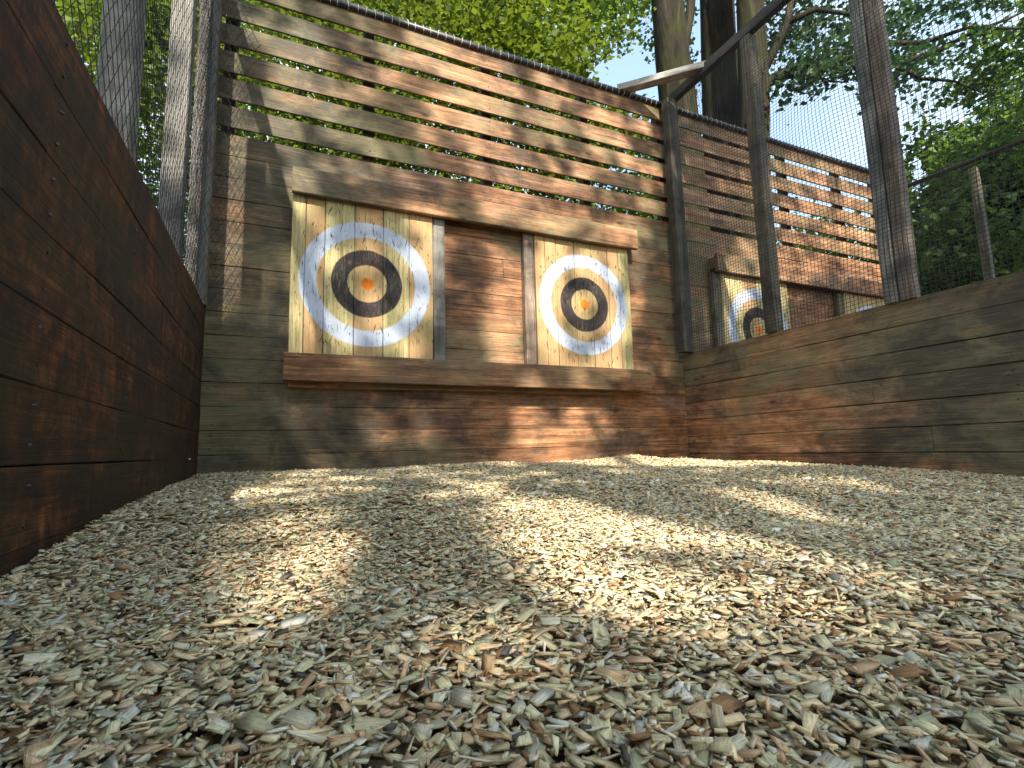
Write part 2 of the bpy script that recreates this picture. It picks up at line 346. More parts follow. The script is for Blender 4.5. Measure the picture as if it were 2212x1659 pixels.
# ---------------------------------------------------------------- back walls
def back_wall(x0, x1, ups, label, tgts, hdr, shelf):
    t = thing('slatted_back_wall', ((x0+x1)/2, YW, 0), label, 'wall', 'tall timber back walls of the lanes')
    b = MB(); z = zz(2.016)
    i = 0
    while z > -0.1:
        z1 = z; z0 = z-0.1420
        xs_ = [x0, x1]
        if i % 3 == 1: xs_ = [x0, x0+(x1-x0)*random.uniform(0.35, 0.7), x1]
        gr = 0.5
        for a, c in zip(xs_[:-1], xs_[1:]): b.board(a+0.001, c-0.001, YW+random.uniform(-0.001, 0.002), YW+0.045, z0, z1, 'x', 0.0022)
        z -= 0.1435; i += 1
    b.build('plank_panel', WALL, t)
    q = MB(); q.board(x0+0.01, x1-0.01, YW+0.0465, YW+0.056, -0.1, zz(2.02), 'x'); q.build('light_block_sheet', DARKBACK, t)  # dark sheet added so no light comes through the plank seams
    s = MB()
    for j in range(6): s.board(x0, x1, YW+random.uniform(-0.002, 0.002), YW+0.017, zz(2.0640+0.1895*j), zz(2.0640+0.1895*j+0.1435), 'x', 0.003)
    s.build('slat_panel', SLAT, t)
    for u in ups:
        m = MB(); m.board(u-0.04, u+0.04, YW+0.0575, YW+0.13, -0.05, zz(3.12), 'z'); m.build('upright', GREENW, t)
    m = MB(); r = 0.026
    m.tube([(x0-0.02, YW-0.01, zz(3.166)), ((x0+x1)/2, YW-0.008, zz(3.160)), (x1, YW-0.01, zz(3.166))], r, 10)
    m.build('top_pipe', BLACK, t, True)
    m = MB(); xx = x0+0.03
    while xx < x1-0.02:
        dx = random.uniform(-0.006, 0.006)
        ring = [(xx+dx*math.sin(a), YW-0.01+(r+0.002)*math.cos(a), zz(3.164)+(r+0.004)*math.sin(a)) for a in np.linspace(0, 2*math.pi, 9)]
        m.tube(ring, 0.0016, 3); xx += 0.062*random.uniform(0.85, 1.15)
    m.build('pipe_ties', TIE, t)
    a0, a1, zb, zt, yf = hdr
    m = MB(); m.board(a0, a1, yf, yf+0.04, zb, zt, 'x'); m.board(a0+0.01, a1-0.01, yf+0.041, YW-0.001, zb+0.045, zt-0.02, 'x'); m.build('header_board', SLAT, t)
    a0, a1, zb, zt, yf = shelf
    m = MB(); m.board(a0, a1, yf, yf+0.045, zb, zt, 'x'); m.board(a0+0.02, a1-0.02, yf+0.046, YW-0.002, zb+0.03, zt-0.01, 'x'); m.board(a0+0.03, a1-0.01, YW-0.06, YW-0.003, zb-0.028, zb+0.02, 'x')
    m.build('ledge_beam', LEDGE, t)
    # screws
    m = MB()
    for j in range(14):
        zc = zz(2.022-0.1435*(j+0.5))
        for u in ups:
            for dz in (-0.04, 0.04):
                m.tube([(u+random.uniform(-.008, .008), YW-0.0015, zc+dz), (u, YW+0.004, zc+dz)], 0.0035, 6)
    for j in range(6):
        for u in ups:
            for dz in (0.035, 0.11):
                m.tube([(u+random.uniform(-.008, .008), YW-0.0025, zz(2.064+0.1895*j)+dz), (u, YW+0.004, zz(2.064+0.1895*j)+dz)], 0.0035, 6)
    sc = m.build('screw_heads', SCREW, t); sc['kind'] = 'stuff'
    return t
back_wall(XL-0.04, XR+0.02, [-0.36, 0.52, 1.435, 2.355, 3.20],
          'tall reddish timber back wall of the near lane, slatted on top, with two targets', None,
          (0.03, 2.72, zz(1.65), zz(1.822), 3.34), (0.012, 2.745, zz(0.440), zz(0.612), 3.30))
back_wall(XR+0.026, X2+0.05, [3.36, 4.13, 4.88, 5.79, 6.5],
          'tall reddish timber back wall of the next lane, seen through the net', None,
          (3.62, 6.4, zz(1.575), zz(1.745), 3.34), (3.60, 6.4, zz(0.440), zz(0.612), 3.30))

# ---------------------------------------------------------------- targets
def target_mat(name, cx, cz, R, seed, white=(0.38, 0.44, 0.54)):
    k = NT(name, 0.75, 0.2)
    lc = k.attr('lc').outputs['Vector']; bc = k.sep(k.attr('bc').outputs['Vector'])
    pos = k.n('ShaderNodeTexCoord').outputs['Object']
    g1 = k.noise(k.mapping(lc, (3, 70, 70)), 1.0, 6, 0.65, 0.5)
    c = k.ramp(g1, [(0.3, (0.20, 0.150, 0.07)), (0.5, (0.36, 0.30, 0.14)), (0.7, (0.48, 0.42, 0.22))])
    c = k.mix(k.math('MULTIPLY', k.ramp(bc[1], [(0.45, 0.0), (0.65, 1.0)]), 0.6), c, (0.44, 0.24, 0.115))
    bv = k.math('ADD', k.math('MULTIPLY', bc[0], 0.35), 0.80)
    x = k.n('ShaderNodeVectorMath', operation='SCALE'); k.l(c, x.inputs[0]); k.l(bv, x.inputs['Scale']); c = x.outputs[0]
    st = k.ramp(k.noise(k.mapping(pos, (5, 5, 2.2), (seed, 0, 0)), 1.0, 5, 0.65), [(0.5, 0.0), (0.66, 1.0)])
    c = k.mix(k.math('MULTIPLY', st, 0.6), c, (0.20, 0.20, 0.09))
    # distance from the bull
    sx = k.sep(pos); wob = k.math('MULTIPLY', k.math('SUBTRACT', k.noise(pos, 9, 3, 0.6), 0.5), 0.016)
    dx = k.math('SUBTRACT', sx[0], cx); dz = k.math('SUBTRACT', sx[2], cz)
    r = k.math('ADD', k.math('POWER', k.math('ADD', k.math('POWER', dx, 2.0), k.math('POWER', dz, 2.0)), 0.5), wob)
    def band(a, b, s):
        return k.math('MULTIPLY', k.math('MULTIPLY', k.math('SUBTRACT', r, a-s/2), 1/s, True), k.math('MULTIPLY', k.math('SUBTRACT', b+s/2, r), 1/s, True))
    wear = k.ramp(k.noise(k.mapping(lc, (14, 90, 90)), 1.0, 4, 0.6), [(0.34, 0.2), (0.46, 1.0)])
    wear2 = k.ramp(k.noise(pos, 26, 5, 0.7), [(0.33, 0.35), (0.44, 1.0)])
    wr = k.math('MULTIPLY', wear, wear2)
    c = k.mix(k.math('MULTIPLY', k.math('MULTIPLY', band(0.318*R/0.425, R, 0.010), k.math('ADD', k.math('MULTIPLY', wr, 0.5), 0.5)), 0.95), c, white)
    c = k.mix(k.math('MULTIPLY', k.math('MULTIPLY', band(0.128*R/0.425, 0.231*R/0.425, 0.008), k.math('ADD', k.math('MULTIPLY', wr, 0.22), 0.78)), 0.98), c, (0.018, 0.017, 0.020))
    c = k.mix(k.math('MULTIPLY', band(-1.0, 0.060, 0.02), 0.25), c, (0.62, 0.40, 0.08))
    c = k.mix(k.math('MULTIPLY', band(-1.0, 0.040, 0.012), 0.95), c, (0.62, 0.15, 0.010))
    # blade cuts: short dark nicks, mostly around the middle
    for ti, dist, amt in (((150, 12, 12), 0.0, 0.85), ((80, 8, 26), 0.0, 0.6)):
        nk = k.noise(k.mapping(pos, ti, (seed*2.3, 0, seed)), 1.0, 2, 0.5)
        zone = k.ramp(k.noise(k.mapping(pos, (7, 7, 7), (seed, 3, 1)), 1.0, 3, 0.6), [(0.42, 0.0), (0.54, 1.0)])
        nick = k.math('MULTIPLY', k.ramp(nk, [(0.635, 0.0), (0.665, 1.0)]), zone)
        c = k.mix(k.math('MULTIPLY', nick, amt), c, (0.06, 0.035, 0.02))
    k.l(c, k.b.inputs['Base Color']); k.bump(g1, 0.6, 0.003)
    return k.m
FR = [0, .091, .218, .42, .625, .816, 1]
def target(x0, x1, cx, zc, R, label, seed, zb, post_side, gaps=FR, ht=1.88, postmat=GREENW):
    loc = ((x0+x1)/2, 3.395, zb)
    t = thing('throwing_target', loc, label, 'target', 'round painted targets on plank boards')
    m = MB()
    for a, b in zip(gaps[:-1], gaps[1:]):
        y = 3.395+random.uniform(-0.003, 0.003)
        m.board(x0+(x1-x0)*a+0.0012, x0+(x1-x0)*b-0.0012, y, 3.428, zb, ht, 'z', 0.003)
    m.build('plank_face', target_mat('target_planks_%d' % seed, cx-loc[0], zc-loc[2], R, seed), t)
    m = MB(); m.board(x0+0.01, x1-0.01, 3.429, YW-0.002, zb, ht, 'x'); m.build('backing_board', GREENW, t)
    m = MB(); px = x1+0.004 if post_side > 0 else x0-0.09
    m.board(px, px+0.086, 3.402, YW-0.002, zb, ht, 'z'); m.build('side_post', postmat, t)
    # axe nicks cut in the face: small dark slits and splinters
    m = MB()
    for i in range(150):
        a = random.uniform(0, 6.28); rr = 0.5*math.sqrt(random.random()); x = cx+rr*math.cos(a)*0.95; z = zc+rr*math.sin(a)*1.1
        if not (x0+0.02 < x < x1-0.02 and zb+0.02 < z < ht-0.05): continue
        L = random.choice((random.uniform(0.006, 0.016), random.uniform(0.014, 0.034))); tl = random.gauss(0, 0.35)
        m.tube([(x-L*math.sin(tl), 3.3915, z-L*math.cos(tl)), (x, 3.390, z), (x+L*math.sin(tl), 3.3915, z+L*math.cos(tl))], [0.0005, random.uniform(0.0012, 0.0026), 0.0005], 4)
    q = m.build('blade_cuts', DARKBACK, t); q['kind'] = 'stuff'
    return t
target(0.034, 0.955, 0.506, zz(1.115), 0.425, 'large plank target nearest the left net, black ring inside a pale blue ring', 1, zz(0.614), 1, postmat=GREYW)
target(1.764, 2.651, 2.20, zz(1.135), 0.410, 'sunlit plank target on the near lane wall, beside the corner post of the net', 4, zz(0.614), -1, [0, .10, .21, .40, .58, .76, .88, 1], postmat=POSTR)
target(3.70, 4.60, 4.15, zz(1.07), 0.405, 'plank target behind the net, half hidden by a post and the right wall', 7, zz(0.60), -1, [0, .12, .3, .5, .66, .84, 1], 1.80, postmat=GREENW)
target(5.47, 6.36, 5.92, zz(1.07), 0.405, 'farthest plank target, only its top showing above the right wall', 9, zz(0.60), -1, [0, .16, .33, .5, .7, .86, 1], 1.80, postmat=GREENW)

# ---------------------------------------------------------------- side walls
def side_wall(x0, x1, y0, y1, ztop, pitch, mat, label, face, joints, ch=0.004):
    t = thing('low_side_wall', ((x0+x1)/2, (y0+y1)/2, 0), label, 'wall', 'low timber side walls of the lanes')
    b = MB(); z = ztop; i = 0
    while z > -0.15:
        ys_ = [y0]+[j for j in joints[i % len(joints)]]+[y1]
        for a, c in zip(ys_[:-1], ys_[1:]): b.board(x0+random.uniform(0, 0.0015), x1-random.uniform(0, 0.0015), a+0.001, c-0.001, z-pitch+(0.003 if ch > 0.003 else 0.0012), z, 'y', ch)
        z -= pitch; i += 1
    b.build('plank_panel', mat, t)
    q = MB(); q.board((x1+0.001 if face < 0 else x0-0.011), (x1+0.011 if face < 0 else x0-0.001), y0+0.01, y1-0.01, -0.1, ztop-0.004, 'y'); q.build('light_block_sheet', GREENW, t)  # added behind the planks to stop light in the seams
    xf = x1 if face > 0 else x0
    m = MB(); z = ztop-pitch/2
    while z > 0.05:
        for yy in np.arange(y0+0.3, y1, 0.61):
            for dz in (-0.035, 0.038):
                m.tube([(xf-0.004*face, yy, z+dz), (xf+0.0016*face, yy+random.uniform(-0.01, 0.01), z+dz)], 0.0035, 6)
        z -= pitch
    sc = m.build('screw_heads', SCREW, t); sc['kind'] = 'stuff'
    return t
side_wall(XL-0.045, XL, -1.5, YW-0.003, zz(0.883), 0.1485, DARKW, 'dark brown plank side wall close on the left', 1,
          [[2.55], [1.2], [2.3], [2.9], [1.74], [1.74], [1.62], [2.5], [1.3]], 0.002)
side_wall(XR, XR+0.045, -1.5, YW-0.003, zz(0.79), 0.1445, WALL, 'reddish brown plank side wall on the right, green with algae', -1,
          [[], [0.9], [], [1.9], [], [1.62], [], [2.4]])
side_wall(X2, X2+0.045, -1.5, YW-0.003, zz(0.79), 0.1445, WALL, 'low side wall at the far side of the next lane', -1, [[1.4], []])

# ---------------------------------------------------------------- posts and rails
def post(x0, x1, y0, y1, z0, z1, mat, label, lean=(0, 0), name='fence_post'):
    t = thing(name, ((x0+x1)/2, (y0+y1)/2, z0), label, 'post', 'upright timber posts carrying the nets')
    m = MB(); m.board(x0, x1, y0, y1, z0, z1, 'z', 0.005)
    m.build('timber', mat, t)
    s = MB()
    for z in np.arange(z0+0.25, z1, 0.42):
        s.tube([((x0+x1)/2-0.02, y0+0.003, z), ((x0+x1)/2-0.02, y0-0.0025, z)], 0.006, 8)
        s.tube([(x1-0.003, (y0+y1)/2, z+0.07), (x1+0.0025, (y0+y1)/2, z+0.07)], 0.006, 8)
        s.tube([(x0+0.003, (y0+y1)/2, z+0.07), (x0-0.0025, (y0+y1)/2, z+0.07)], 0.006, 8)
    q = s.build('bolt_heads', SCREW, t); q['kind'] = 'stuff'
    return t
post(-0.565, -0.468, 1.90, 2.0, 0, 3.42, GREYW, 'grey timber post behind the dark left wall, nearest the camera')
post(-0.565, -0.468, 2.84, 2.94, 0, 3.42, GREYW, 'grey timber post behind the left wall, second from the camera')
post(-0.525, -0.412, 3.375, 3.455, zz(0.885), 3.42, POSTR, 'net wrapped timber post at the left end of the back wall')
post(3.140, 3.255, 3.325, 3.415, zz(0.795), zz(3.16), DARKP, 'dark timber corner post where back wall and right wall meet')
post(3.225, 3.315, 2.50, 2.595, zz(0.795), zz(3.155), GREENW, 'timber post standing on the middle of the right wall behind the net')
t = thing('double_post', (3.27, 1.66, zz(0.79)), 'tall thick double post on the right wall, its far edge sunlit orange', 'post', 'upright timber posts carrying the nets')
m = MB(); m.board(3.205, 3.28, 1.690, 1.765, zz(0.787), 4.2, 'z', 0.006); m.build('rear_timber', GREYW, t)
m = MB(); m.board(3.21, 3.285, 1.606, 1.684, zz(0.787), 4.2, 'z', 0.006); m.build('front_timber', POSTR, t)  # warmer than the rear timber, puts the sunlit edge into the colour
# rails
def rail(p, q, wd, ht, mat, label, name='top_rail', round_=False):
    m = MB()
    if round_: m.tube([p, tuple((np.array(p)+np.array(q))/2-np.array([0, 0, 0.006])), q], wd/2, 10)
    else: m.beam(p, q, wd, ht)
    o = m.build(name, mat, None, round_)
    return tag(o, label, 'rail')
rail((3.25, 3.44, zz(3.20)), (3.25, -0.5, zz(3.20)), 0.06, 0.085, DARKP, 'dark rail running from the wall corner to the top of frame, over the lane divider')
rail((-0.445, 3.46, zz(3.20)), (-0.445, -0.8, zz(3.20)), 0.07, 0.05, BLACK, 'dark rail along the top of the left net')
rail((X2+0.02, 3.44, zz(2.92)), (X2+0.02, -0.8, zz(2.77)), 0.05, 0.05, BLACK, 'dark sloping pipe against the trees at the right edge', 'top_rail', True)
post(X2-0.02, X2+0.05, 2.56, 2.63, 0.1, zz(2.80), GREENW, 'thin dark post below the far pipe at the right edge')
m = MB(); m.beam((2.70, 3.47, zz(3.195)), (3.30, 2.94, zz(3.235)), 0.09, 0.06)
tag(m.build('corner_brace', PALEW), 'grey plank laid diagonally across the top corner of back wall and rail', 'brace')
# bent wire beside the double post
m = MB(); m.tube([at(1893, 290, 3.25), at(1873, 312, 3.25), at(1874, 340, 3.25), at(1882, 375, 3.25), at(1896, 398, 3.25), at(1905, 392, 3.25)], 0.003, 5)
tag(m.build('bent_wire', NETM), 'black bent wire sticking out left of the tall double post', 'wire')

# ---------------------------------------------------------------- nets
def sag(a, b, n_, amp, nrm):
    a = np.array(a, float); b = np.array(b, float); out = []
    ph = random.uniform(0, 6)
    for i in range(n_+1):
        t_ = i/n_; out.append(a+(b-a)*t_ + np.array(nrm)*amp*math.sin(math.pi*t_)*math.sin(ph+5*t_))
    return out
def square_net(name, x, y0, y1, z0, z1, step, r, mat, label, sagz=0.05):
    m = MB()
    def P(y, z):
        fy = (y-y0)/(y1-y0); fz = (z-z0)/(z1-z0)
        return (x + 0.02*math.sin(3.1*y+1)*math.sin(2.3*z) + 0.012*math.sin(7*y+4*z), y + 0.012*math.sin(4*z+2*y), z - sagz*math.sin(math.pi*((y*1.05) % 1.0))*fz + 0.006*math.sin(13*y+z*3))
    for y in np.arange(y0, y1, step): m.tube([P(y, z) for z in np.linspace(z0, z1, 15)], r, 3)
    for z in np.arange(z0, z1+0.001, step): m.tube([P(y, z) for y in np.linspace(y0, y1, 22)], r, 3)
    return tag(m.build(name, mat), label, 'net', 'black safety nets between the lanes')
square_net('safety_net', 3.180, 0.35, 3.33, zz(0.77), zz(3.19), 0.025, 0.0017, NETM, 'black square mesh net hanging over the right wall beside the lane')
square_net('safety_net', X2-0.03, 1.2, 3.36, zz(0.8), zz(2.88), 0.05, 0.0016, NETM, 'black net at the far side of the next lane, below the sloping pipe', 0.02)
# net behind the back wall
m = MB()
for x in np.arange(XL, X2, 0.062): m.tube([(x+random.uniform(-.006, .006), YW+0.14, zz(1.95)), (x, YW+0.15, zz(2.6)), (x+random.uniform(-.006, .006), YW+0.14, zz(3.16))], 0.0011, 3)
for z in np.arange(zz(1.98), zz(3.16), 0.062): m.tube([(XL, YW+0.145, z), (3.2, YW+0.145, z-0.01), (X2, YW+0.145, z)], 0.0008, 3)
tag(m.build('safety_net', NETM), 'thin dark net stretched behind the slats of the back walls', 'net', 'black safety nets between the lanes')
# left net: diamond mesh, gathered into the corner by the back wall
m = MB()
def PL(s_, z):          # s_ = distance along the net from y=0.7; it bends round in front of the back wall
    y = 0.7+s_
    if y < 3.30: return (-0.440+0.008*math.sin(3*y+2*z), y, z)
    e = y-3.30; return (-0.440+e*0.80, 3.30+0.10*(1-math.exp(-e*6)), z)
z0, z1 = zz(0.86), zz(3.20); H = z1-z0
for dirn in (1, -1):
    for s0 in np.arange(-H*0.62, 3.2, 0.052):
        pts = []
        for z in np.linspace(z0, z1, 26):
            f_ = (z-z0)/H; s_ = s0+(f_ if dirn > 0 else 1-f_)*H*0.62
            if 0 <= s_ <= 2.86+0.05*math.sin(z*5)+random.uniform(-0.03, 0.03): pts.append(PL(s_, z))
        if len(pts) > 1: m.tube(pts, 0.0013, 3)
tag(m.build('safety_net', NETM), 'black diamond mesh net hanging above the dark left wall', 'net', 'black safety nets between the lanes')
# bunched net at the corner post
m = MB()
for i in range(34):
    a = random.uniform(0, 6.28); r0 = random.uniform(0.02, 0.045); pts = []
    for j, z in enumerate(np.linspace(zz(0.90), zz(3.2), 40)):
        a2 = a + (1 if i % 2 else -1)*z*random.uniform(4.5, 5.0)
        pts.append((-0.470+r0*1.25*math.cos(a2), 3.345+0.5*r0*math.sin(a2)+0.006*math.sin(z*3), z))
    m.tube(pts, 0.0012, 3)
tag(m.build('gathered_net', NETG), 'grey bunch of net gathered on the post at the left end of the wall', 'net')

# ---------------------------------------------------------------- trees
k = NT('tree_bark', 0.9, 0.15); lc = k.attr('lc').outputs['Vector']; pos = k.n('ShaderNodeNewGeometry').outputs['Position']
f = k.noise(k.mapping(pos, (9, 9, 1.6)), 1.0, 6, 0.65, 0.6); f2 = k.noise(pos, 1.4, 3, 0.5)
c = k.ramp(f, [(0.33, (0.008, 0.007, 0.005)), (0.52, (0.026, 0.022, 0.015)), (0.7, (0.060, 0.052, 0.032))])
c = k.mix(k.math('MULTIPLY', k.ramp(f2, [(0.42, 0.0), (0.6, 1.0)]), 0.6), c, (0.03, 0.034, 0.008))
k.l(c, k.b.inputs['Base Color']); k.bump(f, 0.9, 0.03); BARK = k.m
LB = leaf_mat('bright_maple_leaves', [(0.02, 0.048, 0.008), (0.052, 0.098, 0.012), (0.115, 0.165, 0.02)], (0.19, 0.26, 0.022), 0.38)
LM = leaf_mat('maple_leaves', [(0.03, 0.06, 0.012), (0.055, 0.10, 0.018), (0.11, 0.16, 0.03)], (0.18, 0.28, 0.03), 0.42)
LR = leaf_mat('maple_leaves_painted_sun_mix', [(0.014, 0.036, 0.014), (0.035, 0.075, 0.02), (0.12, 0.17, 0.03)], (0.14, 0.24, 0.035), 0.38)  # backlit dark and sunlit greens both put into the leaf colour
LD = leaf_mat('maple_leaves_painted_shade', [(0.009, 0.026, 0.013), (0.019, 0.046, 0.018), (0.07, 0.105, 0.025)], (0.06, 0.13, 0.04), 0.33)  # leaf colour darkened to stand in for backlit shade

def leaves_from(C, size, tilt=0.6):
    """folded pointed leaves at centres C"""
    N = len(C); s = size*rng.uniform(0.6, 1.25, N)
    nrm = rng.normal(0, tilt, (N, 3)); nrm[:, 2] += 1.0; nrm /= np.linalg.norm(nrm, axis=1)[:, None]
    d = rng.normal(0, 1, (N, 3)); d -= nrm*(d*nrm).sum(1)[:, None]; d /= np.linalg.norm(d, axis=1)[:, None]
    u = np.cross(nrm, d)
    fold = rng.uniform(0.05, 0.35, N)
    pts = [(-0.5, 0, 0), (-0.18, 0.42, 1), (0.5, 0, 0), (-0.18, -0.42, 1)]
    V = np.stack([C + d*(a*s)[:, None] + u*(b*s)[:, None] + nrm*(c*fold*s*0.6)[:, None] for a, b, c in pts], 1)
    F = np.stack([[0, 1, 2, 3]])+(np.arange(N)*4)[:, None]
    bc = np.repeat(rng.random((N, 3)), 4, 0)
    # fold along the midrib: two triangles
    F = np.concatenate([np.stack([F[:, 0], F[:, 1], F[:, 2]], 1), np.stack([F[:, 0], F[:, 2], F[:, 3]], 1)])
    return V.reshape(-1, 3), F, bc
def crown_points(clumps, per=26, twig=0.26):
    out = []
    for (c, r, n_) in clumps:
        nt_ = max(1, int(n_/per)); p = rng.normal(0, 1, (nt_, 3)); p /= np.linalg.norm(p, axis=1)[:, None]
        p = p*(rng.random((nt_, 1))**0.45)*np.array([1, 1, 0.75])*r + c
        q = np.repeat(p, per, 0) + rng.normal(0, twig, (nt_*per, 3))*np.array([1, 1, 0.35])
        out.append(q)
    return np.concatenate(out)
# openings of bare sky seen past the crowns (photo coordinates: cx, cy, rx, ry)
HOLES = [(1335, 165, 95, 58), (1770, 300, 150, 105), (1700, 345, 60, 60), (1510, 80, 14, 110), (1590, 60, 14, 60), (1900, 330, 40, 60), (2040, 70, 60, 26), (2060, 245, 50, 26), (1985, 380, 22, 50), (1620, 260, 14, 60), (1810, 400, 90, 60), (2150, 40, 60, 22)]
def hole_w(P):
    x, y, z = proj(P); wgt = np.zeros(len(P))
    for cx, cy_, rx, ry in HOLES:
        q = P*1.0
        d = np.sqrt(((x-cx)/rx)**2+((y-cy_)/ry)**2)+0.30*np.sin(q[:, 0]*4.1+2.2*np.sin(q[:, 2]*3.3+q[:, 1]))+0.26*np.sin(q[:, 2]*7.3+q[:, 1]*5+1.7*np.sin(q[:, 0]*6.1))
        wgt = np.maximum(wgt, np.clip((1.25-d)/0.6, 0, 1))
    return wgt
def tree(loc, label, trunks, clumps, mat, size, tilt=0.6, name='maple_tree', per=26, twig=0.26, holes=True, group='maple trees around the lanes'):
    t = thing(name, loc, label, 'tree', group)
    m = MB()
    for pts, r0, r1 in trunks:
        n_ = len(pts); m.tube(pts, [r0+(r1-r0)*(i/(n_-1)) for i in range(n_)], 12 if r0 > 0.1 else 6)
    m.build('trunk', BARK, t, True)
    C = crown_points(clumps, per, twig)
    if holes: C = C[rng.random(len(C)) > hole_w(C)*0.985]
    V, F, bc = leaves_from(C, size, tilt)
    np_mesh('crown', V, F, mat, t, V, bc)
    return t
def spread(xr, yr, dr, n_, rr, leaves):        # clumps scattered through a block of the view at varied depths
    out = []
    for i in range(n_):
        px, py, d = random.uniform(*xr), random.uniform(*yr), random.uniform(*dr)
        out.append((at(px, py, d), rr*random.uniform(0.7, 1.3), leaves))
    return out
def limb(a, b, n_=7, amp=0.15):
    a = np.array(a, float); b = np.array(b, float); p = [random.uniform(0, 6) for _ in range(3)]
    return [a+(b-a)*i/n_ + amp*np.array([math.sin(p[0]+i*1.1), math.sin(p[1]+i*0.9), 0.4*math.sin(p[2]+i)])*math.sin(math.pi*i/n_) for i in range(n_+1)]
# left of the lane, beyond the net
tr = [(limb((-1.9, 6.0, -0.1), (-2.0, 6.0, 4.5)), 0.16, 0.07), (limb((-1.95, 6, 1.6), (-0.9, 6.6, 3.6)), 0.06, 0.02), (limb((-1.95, 6, 2.2), (-3.0, 5.4, 4.2)), 0.06, 0.02)]
tree((-1.9, 6.0, 0), 'bright yellow green tree behind the net on the left', tr, spread((60, 480), (-60, 640), (4.5, 8.0), 46, 0.5, 620), LB, 0.075)
# behind the slats, left to right
tr = [(limb((0.3, 8.2, -0.1), (0.2, 8.4, 6.5)), 0.2, 0.08), (limb((0.3, 8.2, 2.5), (2.0, 8, 5.2)), 0.07, 0.02), (limb((0.3, 8.2, 3), (-1.4, 8, 5.6)), 0.07, 0.02)]
tree((0.3, 8.2, 0), 'leafy tree behind the left half of the slatted wall', tr, spread((460, 820), (-80, 470), (7, 11), 54, 0.8, 600), LB, 0.09)
tr = [(limb((3.2, 7.8, -0.1), (3.0, 8.0, 6.8)), 0.2, 0.08), (limb((3.1, 7.8, 3.5), (4.6, 7.6, 6.2)), 0.07, 0.02), (limb((3.1, 7.8, 3.2), (1.6, 7.6, 6.0)), 0.07, 0.02)]
tree((3.2, 7.8, 0), 'bright green tree rising above the middle of the slatted wall', tr, spread((800, 1240), (-90, 520), (7, 11), 60, 0.8, 560) + spread((880, 1230), (-60, 150), (6.5, 9), 13, 0.6, 600), LB, 0.09)
tree((6.0, 10.5, 0), 'lower tree behind the right end of the near slatted wall', [(limb((6.0, 10.5, -0.1), (6.0, 10.6, 5.0)), 0.18, 0.08)],
     spread((1230, 1520), (270, 560), (9, 12), 28, 0.8, 440) + spread((1190, 1330), (215, 330), (8, 10), 8, 0.6, 300), LM, 0.10)
tree((9.5, 8.0, 0), 'bushy yellow green tree low behind the next lane wall', [(limb((9.5, 8.0, -0.1), (9.5, 8.0, 3.2)), 0.14, 0.06)],
     spread((1600, 1960), (525, 700), (9, 12), 26, 0.8, 520), LB, 0.10)
# big multi-stemmed maple: three trunks
def ptsat(lst, d): return [at(x, y, d) for x, y in lst]
base = lambda x, d: at(x, 700, d)
D1 = 8.0
bigs = [([(1500, 720), (1492, 560), (1480, 400), (1472, 300), (1462, 200), (1452, 120), (1445, 40), (1436, -60), (1425, -180)], 0.34, 0.20, 7.6, 'leftmost of the three big trunks above the wall corner, leaning left'),
        ([(1590, 720), (1578, 560), (1568, 400), (1560, 300), (1556, 200), (1553, 120), (1550, 40), (1546, -60), (1540, -180)], 0.33, 0.24, 8.2, 'middle and thickest of the three big trunks, rising straight'),
        ([(1640, 720), (1632, 560), (1628, 400), (1627, 300), (1628, 200), (1626, 120), (1622, 40), (1618, -60), (1612, -180)], 0.26, 0.17, 7.4, 'rightmost of the three big trunks, with a long side branch')]
extra = {0: [([(1462, 200), (1475, 110), (1490, 30), (1500, -60)], 0.10, 0.05)], 1: [([(1560, 300), (1585, 200), (1598, 100)], 0.06, 0.04)],
         2: [([(1636, 215), (1655, 180), (1690, 160), (1740, 155), (1790, 145), (1850, 122), (1930, 140), (2020, 112), (2100, 70), (2180, 40), (2260, 0)], 0.10, 0.012), ([(1850, 122), (1920, 95), (2000, 90), (2090, 60), (2200, 62), (2300, 40)], 0.045, 0.012), ([(1700, 50), (1760, 20), (1830, 30), (1900, 0)], 0.05, 0.02), ([(1930, 140), (1990, 170), (2060, 175), (2120, 200)], 0.035, 0.01), ([(1640, 170), (1672, 110), (1700, 50), (1712, -20)], 0.07, 0.04), ([(1740, 155), (1790, 175), (1830, 178)], 0.03, 0.008)]}
crowns = [spread((1180, 1440), (-140, 80), (8.5, 11), 22, 0.6, 380), spread((1440, 1660), (-180, 140), (9.5, 12), 12, 0.7, 240),
          spread((1640, 1900), (-160, 130), (7.5, 10), 24, 0.45, 200) + spread((1900, 2240), (-100, 200), (7, 10), 22, 0.4, 180) + spread((1700, 1860), (120, 190), (7, 8), 7, 0.28, 170)]
for i, (pl, r0, r1, d, lab) in enumerate(bigs):
    P = ptsat(pl, d); foot = P[0].copy(); foot[2] = -0.1
    tr = [([foot]+P, r0, r1)]
    for q, ra, rb in extra[i]: tr.append((ptsat(q, d), ra, rb))
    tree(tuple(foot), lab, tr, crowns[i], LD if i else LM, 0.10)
# right side
b0 = at(2130, 800, 8.5)
tree((b0[0], b0[1], 0), 'dark dense tree filling the right edge above the side wall', [(limb((b0[0], b0[1], -0.1), (b0[0], b0[1], 5)), 0.2, 0.08)],
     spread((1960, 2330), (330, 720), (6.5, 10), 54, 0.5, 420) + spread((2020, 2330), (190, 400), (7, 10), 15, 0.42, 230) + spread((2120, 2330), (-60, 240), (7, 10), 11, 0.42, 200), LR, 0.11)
b0 = at(2010, 800, 11)
tree((b0[0], b0[1], 0), 'yellow green tree farther back on the right, above the sloping pipe', [(limb((b0[0], b0[1], -0.1), (b0[0], b0[1], 5)), 0.2, 0.08)],
     spread((1975, 2240), (300, 640), (10, 13), 30, 0.7, 380), LB, 0.10)

